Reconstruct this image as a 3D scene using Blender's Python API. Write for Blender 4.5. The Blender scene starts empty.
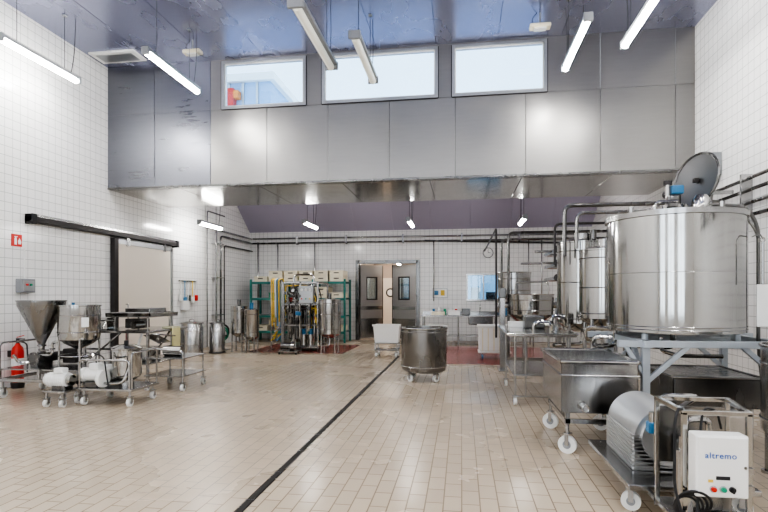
import bpy, bmesh, math, random
from mathutils import Vector, Matrix
random.seed(7)
scene = bpy.context.scene

# ------------------------------------------------------------ materials
def newmat(name):
    m = bpy.data.materials.new(name); m.use_nodes = True
    nt = m.node_tree; b = nt.nodes['Principled BSDF']
    return m, nt, b

def plain(name, col, rough=0.5, metal=0.0, emit=None, es=0, noise=0.0, nscale=8.0, spec=None):
    m, nt, b = newmat(name)
    b.inputs['Base Color'].default_value = (*col, 1)
    b.inputs['Roughness'].default_value = rough
    b.inputs['Metallic'].default_value = metal
    if emit:
        b.inputs['Emission Color'].default_value = (*emit, 1)
        b.inputs['Emission Strength'].default_value = es
    if noise > 0:
        tc = nt.nodes.new('ShaderNodeTexCoord'); n = nt.nodes.new('ShaderNodeTexNoise')
        n.inputs['Scale'].default_value = nscale; n.inputs['Detail'].default_value = 4
        nt.links.new(tc.outputs['Object'], n.inputs['Vector'])
        mr = nt.nodes.new('ShaderNodeMapRange')
        mr.inputs['To Min'].default_value = max(0.02, rough-noise); mr.inputs['To Max'].default_value = rough+noise
        nt.links.new(n.outputs['Fac'], mr.inputs['Value']); nt.links.new(mr.outputs['Result'], b.inputs['Roughness'])
        mx = nt.nodes.new('ShaderNodeMix'); mx.data_type = 'RGBA'
        mx.inputs[6].default_value = (*[c*0.86 for c in col], 1); mx.inputs[7].default_value = (*[min(1, c*1.1) for c in col], 1)
        nt.links.new(n.outputs['Fac'], mx.inputs[0]); nt.links.new(mx.outputs[2], b.inputs['Base Color'])
    return m

def brushed(name, col, rough, stretch=(1, 1, 30), amt=0.12, bump=0.02, metal=1.0, var=.12):
    m, nt, b = newmat(name)
    b.inputs['Metallic'].default_value = metal
    tc = nt.nodes.new('ShaderNodeTexCoord'); mp = nt.nodes.new('ShaderNodeMapping')
    mp.inputs['Scale'].default_value = stretch
    n = nt.nodes.new('ShaderNodeTexNoise'); n.inputs['Scale'].default_value = 3; n.inputs['Detail'].default_value = 5
    nt.links.new(tc.outputs['Object'], mp.inputs['Vector']); nt.links.new(mp.outputs['Vector'], n.inputs['Vector'])
    n2 = nt.nodes.new('ShaderNodeTexNoise'); n2.inputs['Scale'].default_value = 1.3; n2.inputs['Detail'].default_value = 1
    nt.links.new(tc.outputs['Object'], n2.inputs['Vector'])
    ad = nt.nodes.new('ShaderNodeMath'); ad.operation = 'MULTIPLY_ADD'; ad.inputs[1].default_value = 0.5
    nt.links.new(n.outputs['Fac'], ad.inputs[0])
    hl = nt.nodes.new('ShaderNodeMath'); hl.operation = 'MULTIPLY'; hl.inputs[1].default_value = 0.5
    nt.links.new(n2.outputs['Fac'], hl.inputs[0]); nt.links.new(hl.outputs[0], ad.inputs[2])
    mr = nt.nodes.new('ShaderNodeMapRange'); mr.inputs['From Min'].default_value = .3; mr.inputs['From Max'].default_value = .7
    mr.inputs['To Min'].default_value = max(.03, rough-amt); mr.inputs['To Max'].default_value = rough+amt
    nt.links.new(ad.outputs[0], mr.inputs['Value']); nt.links.new(mr.outputs['Result'], b.inputs['Roughness'])
    mx = nt.nodes.new('ShaderNodeMix'); mx.data_type = 'RGBA'
    mx.inputs[6].default_value = (*[c*(1-var) for c in col], 1); mx.inputs[7].default_value = (*[min(1, c*(1+var)) for c in col], 1)
    nt.links.new(ad.outputs[0], mx.inputs[0]); nt.links.new(mx.outputs[2], b.inputs['Base Color'])
    if bump > 0:
        bp = nt.nodes.new('ShaderNodeBump'); bp.inputs['Strength'].default_value = bump; bp.inputs['Distance'].default_value = .02
        nt.links.new(n2.outputs['Fac'], bp.inputs['Height']); nt.links.new(bp.outputs['Normal'], b.inputs['Normal'])
    return m

def tiles(name, axes, w, h, c1, c2, grout, rough, offset=0.0, mortar=0.006, bump=0.15, stain=None, rvar=0.05, spec=.5):
    m, nt, b = newmat(name)
    b.inputs['Specular IOR Level'].default_value = spec
    tc = nt.nodes.new('ShaderNodeTexCoord'); sp = nt.nodes.new('ShaderNodeSeparateXYZ'); cb = nt.nodes.new('ShaderNodeCombineXYZ')
    nt.links.new(tc.outputs['Object'], sp.inputs[0])
    nt.links.new(sp.outputs[axes[0]], cb.inputs[0]); nt.links.new(sp.outputs[axes[1]], cb.inputs[1])
    br = nt.nodes.new('ShaderNodeTexBrick'); br.offset = offset; br.squash = 1.0
    br.inputs['Scale'].default_value = 1; br.inputs['Brick Width'].default_value = w; br.inputs['Row Height'].default_value = h
    br.inputs['Mortar Size'].default_value = mortar; br.inputs['Mortar Smooth'].default_value = 0.2
    br.inputs['Color1'].default_value = (*c1, 1); br.inputs['Color2'].default_value = (*c2, 1); br.inputs['Mortar'].default_value = (*grout, 1)
    nt.links.new(cb.outputs[0], br.inputs['Vector'])
    col = br.outputs['Color']
    n = nt.nodes.new('ShaderNodeTexNoise'); n.inputs['Scale'].default_value = .55; n.inputs['Detail'].default_value = 5
    nt.links.new(tc.outputs['Object'], n.inputs['Vector'])
    if stain:
        mr = nt.nodes.new('ShaderNodeMapRange'); mr.inputs['From Min'].default_value = .35; mr.inputs['From Max'].default_value = .7
        mr.inputs['To Min'].default_value = 0; mr.inputs['To Max'].default_value = .5
        nt.links.new(n.outputs['Fac'], mr.inputs['Value'])
        mx = nt.nodes.new('ShaderNodeMix'); mx.data_type = 'RGBA'; mx.blend_type = 'MULTIPLY'
        mx.inputs[7].default_value = (*stain, 1)
        nt.links.new(mr.outputs['Result'], mx.inputs[0]); nt.links.new(col, mx.inputs[6]); col = mx.outputs[2]
    nt.links.new(col, b.inputs['Base Color'])
    r = nt.nodes.new('ShaderNodeMapRange'); r.inputs['From Min'].default_value = .3; r.inputs['From Max'].default_value = .7
    r.inputs['To Min'].default_value = rough-rvar; r.inputs['To Max'].default_value = rough+rvar
    nt.links.new(n.outputs['Fac'], r.inputs['Value']); nt.links.new(r.outputs['Result'], b.inputs['Roughness'])
    bp = nt.nodes.new('ShaderNodeBump'); bp.inputs['Strength'].default_value = bump; bp.inputs['Distance'].default_value = .004; bp.invert = True
    nt.links.new(br.outputs['Fac'], bp.inputs['Height']); nt.links.new(bp.outputs['Normal'], b.inputs['Normal'])
    return m

WT = ((.86, .855, .84), (.83, .825, .81), (.50, .50, .49))
M_wallX = tiles('white_tile_x', (1, 2), .15, .15, *WT, .18, mortar=.005)
M_wallY = tiles('white_tile_y', (0, 2), .15, .15, *WT, .18, mortar=.005)
M_floor = tiles('floor_tile', (1, 0), .26, .13, (.60, .50, .385), (.54, .45, .345), (.28, .22, .16), .26, offset=.5, mortar=.005, stain=(.82, .79, .74), rvar=.12, spec=.6)
M_red = tiles('red_tile', (1, 0), .2, .1, (.36, .075, .05), (.30, .06, .045), (.14, .05, .04), .22, offset=.5)
M_ceil = brushed('lavender_metal_ceiling', (.36, .375, .50), .26, (1, .3, 1), .05, .04, metal=.75, var=.05)
M_lav = plain('lavender_paint', (.42, .40, .50), .45)
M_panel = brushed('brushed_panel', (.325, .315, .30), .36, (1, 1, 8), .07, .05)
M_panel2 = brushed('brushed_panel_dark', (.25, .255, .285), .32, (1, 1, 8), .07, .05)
M_soffit = brushed('soffit_steel', (.36, .345, .32), .17, (3, 1, 1), .06, .08)
M_steel = brushed('stainless', (.47, .465, .45), .11, (9, 9, .4), .05, .0, var=.16)
M_steelb = brushed('stainless_satin', (.45, .445, .44), .22, (9, 9, .4), .07, .0, var=.15)
M_steeld = brushed('stainless_dark', (.20, .198, .195), .26, (3, 3, 1), .08, .0)
M_cone = brushed('stainless_grey', (.29, .287, .28), .27, (3, 3, 1), .06, .0)
M_lid = brushed('lid_hammered', (.17, .17, .17), .42, (6, 6, 6), .08, .25)
M_galv = plain('grey_paint_frame', (.46, .50, .54), .40, .35, noise=.08)
M_black = plain('black_rubber', (.018, .018, .02), .5)
M_dark = plain('dark_metal', (.06, .055, .055), .4, .6)
M_white = plain('white_enamel', (.86, .86, .84), .30)
M_cream = plain('cream_plastic', (.80, .74, .58), .5, noise=.05)
M_whitep = plain('white_plastic', (.82, .82, .80), .45)
M_doorp = plain('door_panel', (.74, .68, .60), .45)
M_redp = plain('red_paint', (.62, .03, .02), .3)
M_blue = plain('blue_paint', (.05, .20, .38), .35)
M_green = plain('green_plastic', (.03, .30, .18), .5)
M_teal = plain('green_frame', (.03, .20, .17), .45)
M_yel = plain('yellow_hose', (.75, .52, .08), .45)
M_orange = plain('orange_paint', (.8, .25, .03), .45)
M_grout = plain('drain_dark', (.04, .035, .03), .6, .3)
M_alu = plain('aluminium_frame', (.48, .49, .50), .35, .9)
M_lampbody = plain('lamp_housing', (.34, .35, .36), .4, .3)
M_tube = plain('lit_tube', (1, 1, 1), .4, emit=(1, .99, .965), es=48)
M_tubedim = plain('dim_tube', (.75, .75, .68), .3, emit=(1, .97, .85), es=.15)
M_wood = plain('corridor_wall', (.46, .38, .32), .35)
M_btext = plain('blue_letters', (.02, .12, .45), .5)
M_greyp = plain('grey_plastic', (.30, .31, .32), .5)
M_ground = plain('outside_paint', (.30, .46, .68), .6)
def glassmat():
    m = bpy.data.materials.new('window_glass'); m.use_nodes = True; nt = m.node_tree; nt.nodes.clear()
    o = nt.nodes.new('ShaderNodeOutputMaterial'); mx = nt.nodes.new('ShaderNodeMixShader')
    t = nt.nodes.new('ShaderNodeBsdfTransparent'); t.inputs[0].default_value = (.68, .79, .87, 1)
    g = nt.nodes.new('ShaderNodeBsdfGlossy'); g.inputs['Roughness'].default_value = .03
    mx.inputs[0].default_value = .12
    nt.links.new(t.outputs[0], mx.inputs[1]); nt.links.new(g.outputs[0], mx.inputs[2]); nt.links.new(mx.outputs[0], o.inputs[0])
    return m
M_glass = glassmat()

# ------------------------------------------------------------ builder
class B:
    def __init__(s, name): s.name = name; s.v = []; s.f = []; s.fm = []; s.mats = []; s.sm = []
    def mi(s, m):
        if m not in s.mats: s.mats.append(m)
        return s.mats.index(m)
    def add(s, vs, fs, mat, M=None, smooth=True):
        o = len(s.v); i = s.mi(mat)
        for p in vs:
            p = Vector(p)
            if M is not None: p = M @ p
            s.v.append(p)
        for f in fs: s.f.append([o+k for k in f]); s.fm.append(i); s.sm.append(smooth)
    def bx(s, x0, x1, y0, y1, z0, z1, mat, bev=0.0, M=None):
        bm = bmesh.new(); bmesh.ops.create_cube(bm, size=1)
        for v in bm.verts: v.co = Vector(((x0+x1)/2+v.co.x*(x1-x0), (y0+y1)/2+v.co.y*(y1-y0), (z0+z1)/2+v.co.z*(z1-z0)))
        if bev > 0: bmesh.ops.bevel(bm, geom=list(bm.edges), offset=min(bev, .45*min(abs(x1-x0), abs(y1-y0), abs(z1-z0))), segments=2, affect='EDGES', profile=.5)
        bm.verts.index_update()
        s.add([v.co.copy() for v in bm.verts], [[v.index for v in f.verts] for f in bm.faces], mat, M, False); bm.free()
    def bc(s, c, d, mat, bev=0.0, rot=None):
        M = Matrix.Translation(c)
        if rot: M = M @ (Matrix.Rotation(rot[2], 4, 'Z') @ Matrix.Rotation(rot[1], 4, 'Y') @ Matrix.Rotation(rot[0], 4, 'X'))
        s.bx(-d[0]/2, d[0]/2, -d[1]/2, d[1]/2, -d[2]/2, d[2]/2, mat, bev, M)
    def beam(s, p0, p1, w, h, mat):
        p0 = Vector(p0); p1 = Vector(p1); d = p1-p0
        q = d.to_track_quat('Z', 'Y').to_matrix().to_4x4()
        s.bx(-w/2, w/2, -h/2, h/2, 0, d.length, mat, 0.004, Matrix.Translation(p0) @ q)
    def cyl(s, p0, p1, r, mat, r2=None, seg=20, caps=True):
        p0 = Vector(p0); p1 = Vector(p1); d = p1-p0; r2 = r if r2 is None else r2
        M = Matrix.Translation(p0) @ d.to_track_quat('Z', 'Y').to_matrix().to_4x4(); L = d.length
        vs = []; fs = []
        for k in range(seg):
            a = 2*math.pi*k/seg; vs.append((r*math.cos(a), r*math.sin(a), 0)); vs.append((r2*math.cos(a), r2*math.sin(a), L))
        for k in range(seg):
            n = (k+1) % seg; fs.append([2*k, 2*n, 2*n+1, 2*k+1])
        if caps:
            fs.append([2*k for k in range(seg)][::-1]); fs.append([2*k+1 for k in range(seg)])
        s.add(vs, fs, mat, M)
    def lathe(s, prof, mat, o=(0, 0, 0), seg=40, M=None):
        M = Matrix.Translation(o) @ (M if M is not None else Matrix.Identity(4))
        vs = []; fs = []; n = len(prof)
        for k in range(seg):
            a = 2*math.pi*k/seg
            for (r, z) in prof: vs.append((max(r, .0005)*math.cos(a), max(r, .0005)*math.sin(a), z))
        for k in range(seg):
            q = (k+1) % seg
            for j in range(n-1): fs.append([k*n+j, q*n+j, q*n+j+1, k*n+j+1])
        if prof[0][0] <= .001: fs.append([k*n for k in range(seg)][::-1])
        if prof[-1][0] <= .001: fs.append([k*n+n-1 for k in range(seg)])
        s.add(vs, fs, mat, M)
    def torus(s, c, R, r, mat, axis=(0, 0, 1), seg=32, ms=8):
        M = Matrix.Translation(c) @ Vector(axis).to_track_quat('Z', 'Y').to_matrix().to_4x4()
        vs = []; fs = []
        for k in range(seg):
            a = 2*math.pi*k/seg
            for j in range(ms):
                t = 2*math.pi*j/ms; vs.append(((R+r*math.cos(t))*math.cos(a), (R+r*math.cos(t))*math.sin(a), r*math.sin(t)))
        for k in range(seg):
            for j in range(ms):
                a, c2 = k*ms, ((k+1) % seg)*ms; fs.append([a+j, c2+j, c2+(j+1) % ms, a+(j+1) % ms])
        s.add(vs, fs, mat, M)
    def tube(s, pts, r, mat, fil=.06, seg=10):
        P = [Vector(p) for p in pts]; Q = [P[0]]
        for i in range(1, len(P)-1):
            a, b, c = P[i-1], P[i], P[i+1]
            d1 = (a-b); d2 = (c-b); f = min(fil, d1.length*.49, d2.length*.49)
            s0 = b+d1.normalized()*f; s1 = b+d2.normalized()*f
            for k in range(6):
                t = k/5; Q.append(s0*(1-t)**2+b*2*t*(1-t)+s1*t*t)
        Q.append(P[-1])
        R = [Q[0]]
        for q in Q[1:]:
            if (q-R[-1]).length > 1e-5: R.append(q)
        Q = R; vs = []; fs = []
        t0 = (Q[1]-Q[0]).normalized(); u = t0.orthogonal().normalized()
        for i, q in enumerate(Q):
            t = ((Q[min(i+1, len(Q)-1)]-Q[max(i-1, 0)])).normalized()
            u = (u-t*u.dot(t)).normalized(); w = t.cross(u)
            for k in range(seg):
                a = 2*math.pi*k/seg; vs.append(q+u*(r*math.cos(a))+w*(r*math.sin(a)))
        for i in range(len(Q)-1):
            for k in range(seg):
                n = (k+1) % seg; fs.append([i*seg+k, i*seg+n, (i+1)*seg+n, (i+1)*seg+k])
        fs.append(list(range(seg))[::-1]); fs.append([(len(Q)-1)*seg+k for k in range(seg)])
        s.add(vs, fs, mat)
    def caster(s, x, y, top, r=.06, wm=None, ang=0.0):
        wm = wm or M_white
        ca, sa = math.cos(ang), math.sin(ang)
        s.cyl((x-.02*ca, y-.02*sa, r), (x+.02*ca, y+.02*sa, r), r, wm, seg=24)
        s.cyl((x-.026*ca, y-.026*sa, r), (x+.026*ca, y+.026*sa, r), r*.45, M_greyp, seg=16)
        for sg in (-1, 1):
            s.bc((x+sg*.032*ca, y+sg*.032*sa, r+(r*1.15)/2), (.005, .035, r*1.25), M_steelb, rot=(0, 0, ang))
        s.bc((x, y, 2*r+.018), (.08, .07, .012), M_steelb, rot=(0, 0, ang))
        s.cyl((x, y, 2*r+.02), (x, y, max(top, 2*r+.03)), .017, M_steelb, seg=12)
    def finish(s, keep=False, ang=32):
        me = bpy.data.meshes.new(s.name)
        if keep: o = Vector((0, 0, 0))
        else:
            xs = [p.x for p in s.v]; ys = [p.y for p in s.v]; zs = [p.z for p in s.v]
            o = Vector(((min(xs)+max(xs))/2, (min(ys)+max(ys))/2, min(zs)))
        me.from_pydata([p-o for p in s.v], [], s.f)
        for m in s.mats: me.materials.append(m)
        me.polygons.foreach_set('material_index', s.fm)
        bm = bmesh.new(); bm.from_mesh(me); bmesh.ops.recalc_face_normals(bm, faces=bm.faces); bm.to_mesh(me); bm.free()
        me.polygons.foreach_set('use_smooth', [True]*len(me.polygons))
        me.set_sharp_from_angle(angle=math.radians(ang))
        me.polygons.foreach_set('use_smooth', s.sm); me.update()
        ob = bpy.data.objects.new(s.name, me); ob.location = o
        scene.collection.objects.link(ob); return ob

def text(name, body, loc, size, mat, rot, parent):
    cu = bpy.data.curves.new(name, 'FONT'); cu.body = body; cu.size = size; cu.extrude = .0008
    cu.align_x = 'CENTER'; cu.align_y = 'CENTER'; cu.offset = .0003; cu.space_character = 1.1
    ob = bpy.data.objects.new(name, cu); scene.collection.objects.link(ob)
    ob.data.materials.append(mat); ob.parent = parent
    ob.location = Vector(loc)-parent.location; ob.rotation_euler = rot
    return ob

XL, XR, YF, YB, ZC, YM, YS = -7.25, 4.04, -4.0, 17.1, 6.2, 9.8, 12.04
# ------------------------------------------------------------ shell
b = B('floor'); b.bx(XL-.2, XR+.2, YF-.2, YB+.2, -.1, 0, M_floor)
b.finish(keep=True)
b = B('wall_left'); b.bx(XL-.2, XL, YF-.2, YB+.2, 0, ZC+.1, M_wallX); b.finish(keep=True)
b = B('wall_right'); b.bx(XR, XR+.2, YF-.2, YB+.2, 0, ZC+.1, M_wallX); b.finish(keep=True)
DX0, DX1, DZ = -3.45, -1.43, 2.6
HX0, HX1, HZ0, HZ1 = .2, 1.2, 1.36, 2.14
b = B('wall_back')
b.bx(XL, DX0, YB, YB+.2, 0, 3.65, M_wallY); b.bx(DX1, HX0, YB, YB+.2, 0, 3.65, M_wallY); b.bx(HX1, XR, YB, YB+.2, 0, 3.65, M_wallY)
b.bx(DX0, DX1, YB, YB+.2, DZ, 3.65, M_wallY); b.bx(HX0, HX1, YB, YB+.2, 0, HZ0, M_wallY); b.bx(HX0, HX1, YB, YB+.2, HZ1, 3.65, M_wallY)
b.finish(keep=True)
# wall behind camera with tall daylight windows
b = B('wall_front'); wx = [(-6.2, -4.2), (-3.2, -1.2), (-.2, 1.6)]
prev = XL
for (a, c) in wx:
    b.bx(prev, a, YF-.2, YF, 0, ZC, M_wallY); b.bx(a, c, YF-.2, YF, 0, .9, M_wallY); b.bx(a, c, YF-.2, YF, 4.6, ZC, M_wallY); prev = c
b.bx(prev, XR, YF-.2, YF, 0, ZC, M_wallY); b.finish(keep=True)

# ceiling panels
b = B('ceiling'); n = 10; w = (XR-XL)/n
for i in range(n): b.bx(XL+i*w+.003, XL+(i+1)*w-.003, YF-.2, YM+.1, ZC, ZC+.08, M_ceil, .003)
b.bx(XL, XR, YF-.2, YM+.1, ZC+.05, ZC+.12, M_dark); b.finish(keep=True)
# rear ceiling
b = B('ceiling_rear')
for i in range(9):
    w = (XR-XL)/9; x0 = XL+i*w+.003; x1 = XL+(i+1)*w-.003
    b.add([(x0, 17.1, 3.65), (x1, 17.1, 3.65), (x1, 15.2, 5.03), (x0, 15.2, 5.03), (x0, 17.1, 3.75), (x1, 17.1, 3.75), (x1, 15.2, 5.13), (x0, 15.2, 5.13)],
          [(0, 1, 2, 3), (4, 5, 6, 7), (0, 1, 5, 4), (2, 3, 7, 6), (1, 2, 6, 5), (0, 3, 7, 4)], M_lav, None, False)
b.bx(XL, XR, YS, 15.2, 5.03, 5.13, M_lav); b.bx(XL, XR, 15.15, 17.25, 5.1, 5.2, M_lav); b.bx(XL, XR, 17.1, 17.25, 3.65, 5.2, M_lav)
b.bx(XL+.01, XR-.01, YS, YS+.08, 3.70, 5.1, M_lav); b.bx(XL+.01, XR-.01, YM+.15, YS, 4.98, 5.08, M_lav)
b.finish(keep=True)

# clerestory bulkhead
W = [(-4.74, -3.0), (-2.68, -.44), (-.18, 1.535)]; WZ0, WZ1 = 5.2, 6.16
b = B('wall_bulkhead')
seams = [-7.25, -6.2, -4.98, -3.8, -2.56, -1.36, -.12, 1.16, 2.46, 3.72, 4.04]
for i in range(len(seams)-1):
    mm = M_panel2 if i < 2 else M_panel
    b.bx(seams[i]+.004, seams[i+1]-.004, YM, YM+.06, 3.72, WZ0-.002, mm, .002)
up = [(-7.25, -6.2), (-6.2, -4.98), (-4.98, W[0][0]), (W[0][1], W[1][0]), (W[1][1], W[2][0]), (W[2][1], 2.46), (2.46, 3.72), (3.72, 4.04)]
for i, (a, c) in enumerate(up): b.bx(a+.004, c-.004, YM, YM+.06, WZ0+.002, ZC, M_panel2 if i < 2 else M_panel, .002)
for (a, c) in W: b.bx(a, c, YM, YM+.06, WZ1, ZC, M_panel)
b.bx(XL, XR, YM+.04, YM+.14, 3.70, WZ0, M_dark)
b.bx(XL, XR, YM-.01, YM+.14, 3.68, 3.72, M_steeld, .004)
b.finish(keep=True)
b = B('soffit'); sx = [-7.24, -5.7, -4.0, -2.3, -.6, 1.1, 2.7, 4.03]
for i in range(7): b.bx(sx[i]+.004, sx[i+1]-.004, YM+.15, YS-.005, 3.68, 3.74, M_soffit, .004)
b.finish(keep=True)
for i, (a, c) in enumerate(W):
    b = B('window_%d' % (i+1)); t = .055
    y0, y1 = YM-.03, YM+.12
    b.bx(a, a+t, y0, y1, WZ0, WZ1, M_alu, .004); b.bx(c-t, c, y0, y1, WZ0, WZ1, M_alu, .004)
    b.bx(a+t, c-t, y0, y1, WZ0, WZ0+t, M_alu, .004); b.bx(a+t, c-t, y0, y1, WZ1-t, WZ1, M_alu, .004)
    b.bx(a+t, c-t, YM+.03, YM+.04, WZ0+t, WZ1-t, M_glass)
    b.bx(a+t, a+t+.02, YM+.0, YM+.03, WZ0+t, WZ1-t, M_white); b.bx(c-t-.02, c-t, YM+.0, YM+.03, WZ0+t, WZ1-t, M_white)
    b.bx(a+t, c-t, YM+.0, YM+.03, WZ0+t, WZ0+t+.02, M_white); b.bx(a+t, c-t, YM+.0, YM+.03, WZ1-t-.02, WZ1-t, M_white)
    b.bx(a-.015, a, y0+.01, y1-.03, WZ0, WZ1, M_dark); b.bx(c, c+.015, y0+.01, y1-.03, WZ0, WZ1, M_dark); b.bx(a, c, y0+.01, y1-.03, WZ0-.015, WZ0, M_dark)
    b.finish(keep=True)
for i, (a, c) in enumerate(wx):
    b = B('window_%d' % (i+4)); t = .06
    for xx in (a, (a+c)/2-t/2, c-t): b.bx(xx, xx+t, YF-.12, YF-.04, .9, 4.6, M_alu)
    for zz in (.9, 3.2, 4.6-t): b.bx(a, c, YF-.12, YF-.04, zz, zz+t, M_alu)
    b.finish(keep=True)
# exterior seen through the clerestory
b = B('neighbouring_building'); b.bx(-15, -7.6, 20, 26, 0, 10.1, M_ground); b.bx(-15.1, -7.4, 19.8, 26.2, 10.1, 10.4, M_white)
for k in range(12): b.bx(-14.8+k*.6, -14.7+k*.6, 19.95, 20.0, 0, 10.1, M_alu)
b.bx(-9.3, -9.05, 19.7, 20, 9.1, 9.8, M_redp); b.bx(-9.05, -8.85, 19.7, 20, 9.4, 9.7, M_orange); b.finish()

# corridor behind the back doors
b = B('wall_corridor')
b.bx(DX0-.3, DX0-.2, YB+.2, 21.5, 0, 2.8, M_wood); b.bx(DX1+.2, DX1+.3, YB+.2, 21.5, 0, 2.8, M_wood)
b.bx(DX0-.3, DX1+.3, 21.5, 21.6, 0, 2.8, M_wood); b.bx(DX0-.3, DX1+.3, YB+.2, 21.5, 2.8, 2.9, M_whitep)
b.bx(DX0-.3, DX1+.3, YB+.2, 21.5, -.1, 0, M_floor)
b.finish(keep=True)
b = B('door_3')
b.bx(-3.35, -2.5, 21.42, 21.49, 0.01, 2.2, M_doorp, .01); b.bx(-2.4, -1.5, 21.42, 21.49, 0.01, 2.2, M_steelb, .01)
b.bx(-2.47, -2.43, 21.38, 21.49, .01, 2.3, M_dark)
for xx in (-1.95, -2.93): b.torus((xx, 21.41, 1.6), .16, .03, M_dark, axis=(0, 1, 0)); b.cyl((xx, 21.41, 1.6), (xx, 21.42, 1.6), .15, M_white)
b.finish(keep=True)
wt = plain('warm_tube', (1, 1, 1), .5, emit=(1, .93, .84), es=75)
for yy in (17.8, 19.6):
    b = B('corridor_lamp'); b.bx(-2.5, -2.38, yy, yy+1.2, 2.72, 2.79, M_lampbody); b.cyl((-2.44, yy+.05, 2.70), (-2.44, yy+1.15, 2.70), .025, wt); b.finish()
b = B('trim_1')
b.bx(DX0-.06, DX0+.05, YB-.04, YB+.22, 0, DZ+.06, M_steeld, .005); b.bx(DX1-.05, DX1+.06, YB-.04, YB+.22, 0, DZ+.06, M_steeld, .005)
b.bx(DX0, DX1, YB-.04, YB+.22, DZ-.06, DZ+.06, M_steeld, .005); b.finish(keep=True)
def leaf(name, hx, ang, wd):
    b = B(name); M = Matrix.Translation((hx, YB+.16, 0)) @ Matrix.Rotation(ang, 4, 'Z')
    b.bx(0, wd, -.025, .025, .02, 1.35, M_door, .004, M); b.bx(0, wd, -.025, .025, 2.1, DZ-.08, M_door, .004, M)
    b.bx(0, wd*.28, -.025, .025, 1.35, 2.1, M_door, 0, M); b.bx(wd*.72, wd, -.025, .025, 1.35, 2.1, M_door, 0, M)
    b.bx(wd*.28, wd*.72, -.008, .008, 1.35, 2.1, M_glass, 0, M)
    for (a0, a1, z0, z1) in ((.26, .74, 1.33, 1.37), (.26, .74, 2.08, 2.12), (.26, .29, 1.33, 2.12), (.71, .74, 1.33, 2.12)): b.bx(wd*a0, wd*a1, -.035, .035, z0, z1, M_dark, 0, M)
    b.bx(0.02, wd-.02, -.03, .03, .05, .7, M_steelb, .003, M); b.bx(0.02, wd-.02, -.03, .03, 1.0, 1.12, M_steelb, .003, M)
    b.bx(wd-.02, wd+.005, -.03, .03, .02, DZ-.08, M_black, 0, M)
    b.finish()
M_door = plain('door_steel', (.42, .41, .40), .38, .6)
leaf('door_1', DX0+.06, math.radians(45), .93)
leaf('door_2', DX1-.06, math.radians(180-24), .93)
b = B('window_7')
t = .05
b.bx(HX0-t, HX0, YB-.03, YB+.2, HZ0-t, HZ1+t, M_steelb); b.bx(HX1, HX1+t, YB-.03, YB+.2, HZ0-t, HZ1+t, M_steelb)
b.bx(HX0, HX1, YB-.03, YB+.2, HZ1, HZ1+t, M_steelb); b.bx(HX0, HX1, YB-.06, YB+.2, HZ0-t, HZ0, M_steelb)
b.bx(HX0, HX1, YB+.08, YB+.09, HZ0, HZ1, M_glass); b.bx(.68, .72, YB+.05, YB+.12, HZ0, HZ1, M_steelb)
b.bx(HX0-.3, HX1+.3, YB+1.2, YB+1.25, .9, 2.6, plain('hatch_backing_glow', (.25, .42, .55), .5, emit=(.5, .75, 1), es=.15))  # backing panel with a faint blue glow, standing in for light behind the hatch
b.bx(HX0+.1, .6, YB+.5, YB+.9, HZ0-.1, 1.75, M_white); b.bx(.8, 1.1, YB+.4, YB+.8, HZ0-.1, 1.6, M_steeld)
b.finish(keep=True)

# floor drain and red floor areas
b = B('floor_drain'); b.bx(-1.555, -1.495, -3, 12.6, 0, .004, M_steeld)
b.bx(-1.548, -1.502, -3, 12.6, .003, .006, M_grout)
for k in range(26): b.bx(-1.56, -1.49, -3+k*.6, -2.99+k*.6, .004, .008, M_steelb)
b.finish()
b = B('floor_red_area'); b.bx(-.45, 2.6, 11.4, 15.3, 0, .006, M_red); b.finish(keep=True)
b = B('floor_red_area'); b.bx(-5.6, -3.0, 13.0, 15.2, 0, .006, M_red); b.finish(keep=True)

# ------------------------------------------------------------ ceiling lamps
def lamp(x, y0, y1, z=5.2, top=ZC, lit=True, nm='fluorescent_lamp', wide=.10, tubem=None):
    b = B(nm)
    b.bx(x-wide/2, x+wide/2, y0, y1, z+.035, z+.09, M_lampbody, .01)
    b.bx(x-wide/2-.01, x+wide/2+.01, y0-.02, y0+.03, z-.03, z+.09, M_lampbody, .008)
    b.bx(x-wide/2-.01, x+wide/2+.01, y1-.03, y1+.02, z-.03, z+.09, M_lampbody, .008)
    tm = tubem or (M_tube if lit else M_tubedim)
    rr = .038 if lit else .055
    b.lathe([(.001, 0), (rr, 0), (rr, y1-y0-.06), (.001, y1-y0-.06)], tm, (x, y0+.03, z), 16, Matrix.Rotation(-math.pi/2, 4, 'X'))
    for yy in (y0+.3, y1-.3):
        b.cyl((x, yy, z+.09), (x, yy, top), .005, M_black, seg=6)
        b.bx(x-.03, x+.03, yy-.03, yy+.03, top-.02, top, M_lampbody)
    b.tube([(x, y1-.15, z+.09), (x+.02, y1-.1, z+.45), (x, y1-.05, top)], .006, M_black, .2, 6)
    b.finish()
lamp(-6.6, 6.6, 8.15); lamp(-4.77, 7.3, 8.9); lamp(-2.1, 6.4, 8.26, lit=False, wide=.2); lamp(-1.52, 7.3, 8.9, lit=False, wide=.16)
lamp(1.68, 7.3, 8.9); lamp(2.4, 6.65, 8.2)
for xx in (-6.0, -3.6, -1.2, 1.2, 3.0):  # unseen lamp rows above and behind the camera, added to light the hall
    lamp(xx, 2.2, 3.75); lamp(xx, -1.8, -.25)
for xx in (-4.1, -1.35, 1.55): lamp(xx, 13.2, 14.4, 3.4, 5.03)
lamp(-6.5, 12.2, 13.4, 3.3, 5.03)
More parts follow.
